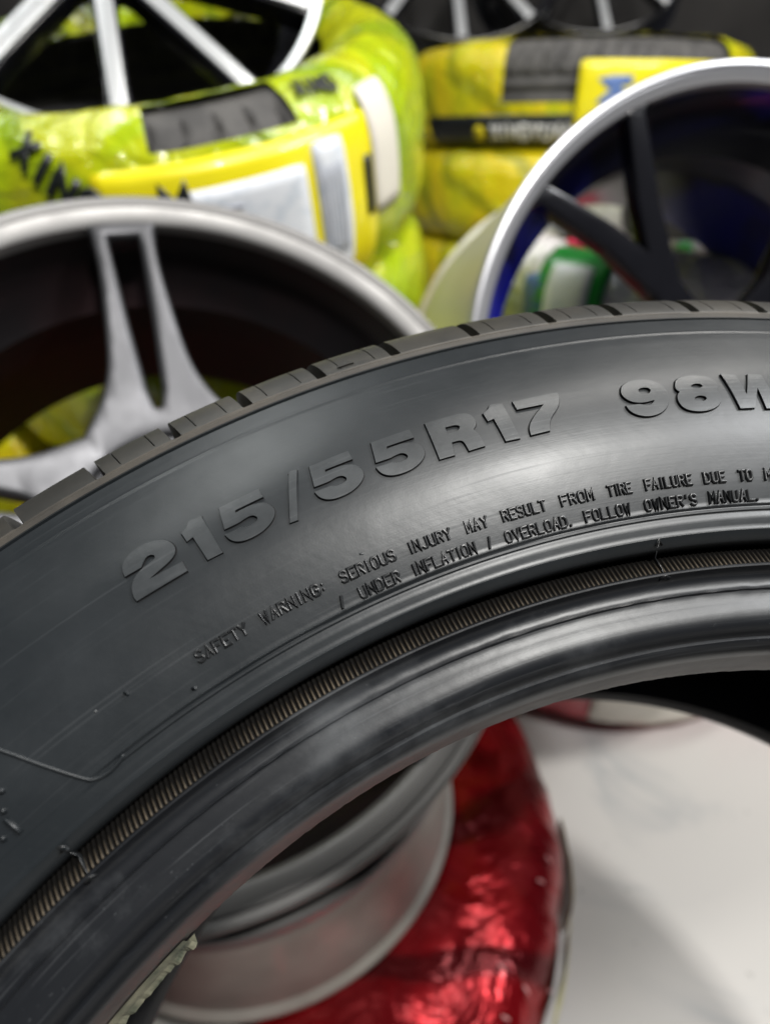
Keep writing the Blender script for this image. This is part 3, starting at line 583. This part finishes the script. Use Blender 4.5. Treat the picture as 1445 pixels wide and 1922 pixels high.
# W2 - machined face wheel on the near stack
W2=wheel('black wheel with bright machined spoke faces lying on the near lime stack',P(172,-156,.70),(.28,-.75,.598),.257,.16,0,M['machined'],M['barrel_black'],lipw=.012)
bar_spokes(W2,.257,[270+a for p in range(5) for a in (72*p-2,72*p+35)],.021,.020,M['blackpaint'],M['machined'],.03,.05,.012,.03)
# W5, W6 - wheels on the far stack
W5=wheel('black wheel with one bright spoke showing at the top edge, left on the far stack',P(850,-150,1.8),(.1,-.80,.55),.36,.17,0,M['blackpaint'],M['barrel_black'],lipw=.012)
bar_spokes(W5,.36,[306+36*p for p in range(10)],.030,.032,M['blackpaint'],M['machined'],.03,.05,.012,.03)
W6=wheel('dark wheel with narrow silver spokes at the top edge, right on the far stack',P(1110,-140,1.9),(.0,-.80,.55),.34,.17,0,M['blackpaint'],M['barrel_black'],lipw=.012)
bar_spokes(W6,.34,[277+36*p for p in range(10)],.026,.028,M['blackpaint'],M['machined'],.03,.05,.012,.03)
# W4 - wheel lying flat under W1
W4=wheel('pale wheel lying flat on the red wrapped tyre, seen through the tyre hole',(-.14,.446,.315),(-.05,-.06,.99),.205,.14,0,M['lipgrey'],M['barrel_pale'],lipw=.014,outerm=M['barrel_pale'],plain=True)
bar_spokes(W4,.205,[20+72*p for p in range(5)],.02,.02,M['silver'],None,.02,.05,.014,.024)
# ================================================================== WRAPPED TYRES
class Surf:
    def __init__(s,R,hw,side=.115):
        k=hw/.1
        pr=[(R-side,.080*k),(R-side+.02,.094*k),(R-side+.05,.104*k),(R-.045,.100*k),(R-.022,.088*k),(R-.008,.070*k),(R-.001,.045*k),(R,0)]
        pr=pr+[(a,-b) for a,b in reversed(pr[:-1])]
        p=smoothline(pr,2); s.p=p
        L=[0]
        for i in range(1,len(p)): L.append(L[-1]+math.hypot(p[i][0]-p[i-1][0],p[i][1]-p[i-1][1]))
        s.L=[x-L[-1]/2 for x in L]; s.half=L[-1]/2; s.R=R
        s.lr=[a for a,b in p]; s.lz=[b for a,b in p]
    def at(s,a,b,off=0):   # a metres round the tread, b metres from the tread centre towards the upper face
        b=-b; r=float(np.interp(b,s.L,s.lr)); z=float(np.interp(b,s.L,s.lz)); e=.004
        dr=np.interp(b+e,s.L,s.lr)-np.interp(b-e,s.L,s.lr); dz=np.interp(b+e,s.L,s.lz)-np.interp(b-e,s.L,s.lz); q=math.hypot(dr,dz) or 1
        nr,nz=-dz/q,dr/q; th=a/s.R
        r+=off*nr; z+=off*nz
        return (r*math.cos(th),r*math.sin(th),z)
def wrinkle(a,b,seed,amp):
    v=Vector((a*9+seed*7,b*5,seed)); return amp*(.6*noise.noise(v)+.5*noise.noise(Vector((a*34,b*14,seed)))+.35*abs(noise.noise(Vector((a*22,b*30,seed+5)))))
def wrapped(name,label,c,n,R,hw,m,seed,windows=(),amp=.004,group='plastic wrapped tyres in the piles',face=None,nt=260,side=.115,roll=0):
    root=empty(name,frame(c,n,R_(270)+roll),label,'tyre',group)      # a = 0 faces straight down the slope, towards the camera
    s=Surf(R,hw,side); nb=46; V=[];UV=[];F=[]
    circ=2*math.pi*R
    for j in range(nt):
        a=circ*j/nt
        if a>circ/2: a-=circ
        for i in range(nb+1):
            b=s.half-2*s.half*i/nb
            sp=.0016*(((a/.16+b*1.5)%1)-.5)
            V.append(s.at(a,b,.004+sp+wrinkle(a,b,seed,amp))); UV.append((a,b))
    for j in range(nt):
        a=circ*(j+.5)/nt
        if a>circ/2: a-=circ
        for i in range(nb):
            b=s.half-2*s.half*(i+.5)/nb
            if any(w[0]<a+ .0*b<w[1] and w[2]<b<w[3] for w in windows): continue
            F.append((j*(nb+1)+i,((j+1)%nt)*(nb+1)+i,((j+1)%nt)*(nb+1)+i+1,j*(nb+1)+i+1))
    o=recalc(mesh('plastic_wrap',V,F,m,root,UV))
    # bare tyre below
    V=[];F=[];UV=[];N2=360
    for j in range(N2):
        a=circ*j/N2
        if a>circ/2: a-=circ
        for i in range(nb+1):
            b=s.half-2*s.half*i/nb; d=0
            ph=(a-.25*abs(b))%.036
            if .03<abs(b)<.115 and ph<.007: d=-.007
            for g in (.0,.03): 
                if abs(abs(b)-g)<.005: d=-.007
            V.append(s.at(a,b,-.003+d)); UV.append((a,b))
    for j in range(N2):
        for i in range(nb): F.append((j*(nb+1)+i,((j+1)%N2)*(nb+1)+i,((j+1)%N2)*(nb+1)+i+1,j*(nb+1)+i+1))
    o=recalc(mesh('bare_tread',V,F,M['plain_tread'],root,UV)); autosmooth(o,40)
    root_s[root.name]=(s,seed,amp)
    return root
root_s={}
def patch(root,name,a,b,w,h,rot,m,parent=None,off=.0024,rad=.005,thick=.0006,wob=True):
    """a sheet w x h metres laid on the wrap, centred at (a, b)"""
    s,seed,amp=root_s[root.name]; nx=max(2,int(w/.012)); ny=max(2,int(h/.012)); V=[];F=[]
    c_,s_=math.cos(rot),math.sin(rot)
    def pos(x,y,o):
        # pull the corners in for a rounded sheet
        X,Y=x,y; ax=abs(x)-(w/2-rad); ay=abs(y)-(h/2-rad)
        if ax>0 and ay>0:
            L=math.hypot(ax,ay)
            if L>rad: f=rad/L; X=math.copysign(w/2-rad+ax*f,x); Y=math.copysign(h/2-rad+ay*f,y)
        A=a+X*c_-Y*s_; B=b+X*s_+Y*c_
        return s.at(A,B,.0045+o+(wrinkle(A,B,seed,amp)*.9 if wob else 0))
    for k in (0,1):
        for j in range(ny+1):
            for i in range(nx+1): V.append(pos(-w/2+w*i/nx,-h/2+h*j/ny,off+(thick if k else 0)))
    n1=(nx+1)*(ny+1)
    for k in (0,1):
        for j in range(ny):
            for i in range(nx):
                q=(k*n1+j*(nx+1)+i,k*n1+j*(nx+1)+i+1,k*n1+(j+1)*(nx+1)+i+1,k*n1+(j+1)*(nx+1)+i); F.append(q)
    e=[(i,i+1) for i in range(nx)]+[(ny*(nx+1)+i,ny*(nx+1)+i+1) for i in range(nx)]+[(j*(nx+1),(j+1)*(nx+1)) for j in range(ny)]+[(j*(nx+1)+nx,(j+1)*(nx+1)+nx) for j in range(ny)]
    for p,q in e: F.append((p,q,q+n1,p+n1))
    return recalc(mesh(name,V,F,m,parent or root))
def print_text(root,txt,a,b,size,rot,m,half=.14,off=.0045,parent=None,name='printed_text',xs=1):
    s,seed,amp=root_s[root.name]; st,W=strokes(txt); u=size/6; bm=bmesh.new(); c_,s_=math.cos(rot),math.sin(rot)
    for pl in st:
        def fn(X,Y,dz):
            x=X-W*u*xs/2;y=Y-size/2; A=a+x*c_-y*s_; B=b+x*s_+y*c_
            return s.at(A,B,.0045+off+wrinkle(A,B,seed,amp)*.9+dz)
        # densify so the print follows the wrap
        d=[]
        for i in range(len(pl)-1):
            for k in range(3): t=k/3; d.append(((pl[i][0]*(1-t)+pl[i+1][0]*t)*u*xs,(pl[i][1]*(1-t)+pl[i+1][1]*t)*u))
        d.append((pl[-1][0]*u*xs,pl[-1][1]*u))
        ridge(bm,d,half*size,.0005,fn,.0012)
    bmesh.ops.recalc_face_normals(bm,faces=bm.faces); me=bpy.data.meshes.new(name); bm.to_mesh(me); bm.free(); me.materials.append(m)
    o=bpy.data.objects.new(name,me); COL.objects.link(o); o.parent=parent or root; return o
#@@STACKS
exec_stacks=True
def stacks():
    T1n=Vector((-.05,-.3,.9)).normalized()
    T1c=P(315,262,.85)
    T1=wrapped('wrapped_tyre','lime wrapped tyre with bare tread, yellow and white labels, top of the near stack',T1c,T1n,.335,.105,M['lime'],1,windows=[(.135,.29,.086,.14)])
    L=patch(T1,'yellow_label',.225,-.020,.29,.195,0,M['labely'])
    k=patch(T1,'white_sticker',.215,-.01,.13,.13,0,M['labelw'],L,off=.0034)
    print_text(T1,'AB',.205,-.07,.016,R_(15),M['blueink'],half=.2,parent=L,off=.0044) if 0 else patch(T1,'blue_mark',.205,-.01,.05,.012,R_(12),M['blueink'],L,off=.0044,rad=.002)
    for q in range(4): patch(T1,'grey_print_line',.185,.035-.012*q,.05-.01*(q%2),.004,0,M['grey_text'],L,off=.0044,rad=.001)
    patch(T1,'white_sticker',.310,.0,.040,.135,0,M['labelw'],L,off=.0034)
    for q in range(6): patch(T1,'grey_print_line',.310+.012-.005*q,.0,.0022,.09,0,M['grey_text'],L,off=.0044,rad=.0005)
    patch(T1,'barcode_sticker',.395,.035,.05,.12,0,M['labelc'],T1,off=.0034)
    patch(T1,'black_mark',.360,.01,.012,.06,0,M['ink'],T1,off=.0045,rad=.002)
    print_text(T1,'M',.15,.042,.03,0,M['ink'],parent=L,off=.005)
    print_text(T1,'XING',.05,.075,.024,R_(-42),M['ink'],half=.115)
    print_text(T1,'XING',.33,.11,.014,R_(-8),M['ink'])
    T1b=wrapped('wrapped_tyre','lime wrapped tyre directly under the labelled one in the near stack',T1c-T1n*.215,T1n,.335,.105,M['lime'],2)
    wrapped('black_tyre','bare black tyre added third in the near stack, for darkness behind the slotted silver wheel',T1c-T1n*.43,T1n,.335,.105,M['plain_tread'],3,amp=0,group=None)  # added tyre, fills the view through the slotted wheel with black
    wrapped('wrapped_tyre','yellow wrapped tyre low in the near stack, glimpsed through the slotted silver wheel',T1c-T1n*.64,T1n,.335,.1,M['yellow'],4)
    wrapped('black_tyre','bare black tyre added on the low far left pile, for darkness behind the slotted wheel',(-.84,1.05,.55),(0,0,1),.33,.1,M['plain_tread'],41,amp=0,group=None)  # added tyre, blacks out the floor seen through the slotted wheel
    wrapped('wrapped_tyre','yellow wrapped tyre in the low pile at the far left, under the bare black one',(-.82,1.03,.34),(0,0,1),.34,.1,M['yellow'],42)
    wrapped('wrapped_tyre','lime wrapped tyre on the floor at the far left, lowest of the low pile',(-.84,1.05,.13),(0,0,1),.34,.1,M['lime'],43)
    # far stack of five
    for k in range(5):
        lab=['yellow wrapped tyre with a long bare tread patch, top of the far stack','yellow wrapped tyre second from the top of the far stack, under the black printed band','yellow wrapped tyre in the middle of the far stack, mostly behind the black wheel','yellow wrapped tyre second from the floor in the far stack','yellow wrapped tyre on the floor at the foot of the far stack'][k]
        t=wrapped('wrapped_tyre',lab,(.475,1.97,.89-.2*k),(0,0,1),.42,.097,M['yellow'],10+k,windows=[(-.24,.26,-.02,.12)] if k==0 else [(-.09,.02,.02,.09)] if k==1 else (),nt=220,side=.14)
        if k==0:
            b=patch(t,'printed_band',-.05,-.07,.8,.062,0,M['ink'],rad=.004)
            print_text(t,'XINGYUAN',-.17,-.07,.024,0,M['whiteink'],parent=b,off=.006)
            patch(t,'yellow_dot',-.06,-.07,.03,.03,0,M['yellowink'],b,off=.0045,rad=.015)
            patch(t,'yellow_dot',-.29,-.07,.03,.03,0,M['yellowink'],b,off=.0045,rad=.015)
            patch(t,'yellow_dot',-.46,-.07,.03,.03,0,M['yellowink'],b,off=.0045,rad=.015)
            L=patch(t,'yellow_label',.16,-.025,.49,.15,0,M['labely'],off=.0068)
            patch(t,'white_sticker',.22,-.01,.22,.09,0,M['labelw'],L,off=.0082); print_text(t,'M',-.01,-.0,.05,R_(90),M['bluegrey'],parent=L,off=.0085)
    # red foil tyre seen through the hole
    Rt=wrapped('wrapped_tyre','dark red foil wrapped tyre on the floor, seen through the tyre hole',(-.19,.47,.088),(0,0,1),.382,.085,M['red'],21,amp=.006,side=.145,nt=360,group='red wrapped tyres on the floor')
    for k_,(aa,bb,ww,hh) in enumerate(((.44,.005,.10,.075),(.555,-.005,.10,.07))): patch(Rt,'olive_tape',aa,bb,ww,hh,.05,M['tape'],off=.010,rad=.015)
    rq=random.Random(3)
    for k_ in range(9): patch(Rt,'pale_mark',.30+rq.uniform(0,.35),.05+rq.uniform(0,.05),.0025,.007,rq.uniform(-.6,.6),M['palepink'],off=.0045,rad=.001)
    Rf=wrapped('wrapped_tyre','red and white wrapped tyre with a big pale label, farther back on the floor',(.39,1.02,.1),(0,0,1),.335,.1,M['redpink'],23,amp=.004,group='red wrapped tyres on the floor')
    patch(Rf,'pale_label',.03,.0,.22,.14,0,M['labelc'])
stacks()
def more():
    # packages behind the black wheel
    q=wrapped('wrapped_tyre','silvery white wrapped tyre with a bare tread gap, behind the black wheel',(.565,1.10,.755),(0,0,1),.27,.078,M['white'],31,windows=[(-.29,-.16,-.07,.10)],amp=.008)
    patch(q,'green_mark',-.10,-.06,.05,.045,.3,M['greenfoil'],off=.004,rad=.02)
    patch(q,'green_mark',-.20,-.08,.03,.02,.3,M['greenfoil'],off=.004,rad=.01)
    g=wrapped('wrapped_tyre','white wrapped tyre with a green framed label, lower of the two behind the black wheel',(.45,1.08,.585),(0,0,1),.30,.09,M['white'],33,amp=.006)
    L=patch(g,'green_label',-.235,.03,.10,.15,0,M['greenink']); patch(g,'barcode_sticker',-.235,.025,.06,.10,0,M['labelw'],L,off=.0034)
    patch(g,'pink_mark',-.25,.118,.09,.02,-.2,M['pink'],rad=.012)
    patch(g,'blue_mark',-.10,.0,.05,.02,.2,M['blueink'],rad=.006)
    patch(g,'blue_mark',-.285,.02,.03,.08,.2,M['bluegrey'],rad=.006)
    patch(g,'red_mark',-.12,.06,.03,.02,.2,M['pink'],rad=.006)
more()
bpy.context.view_layer.update()
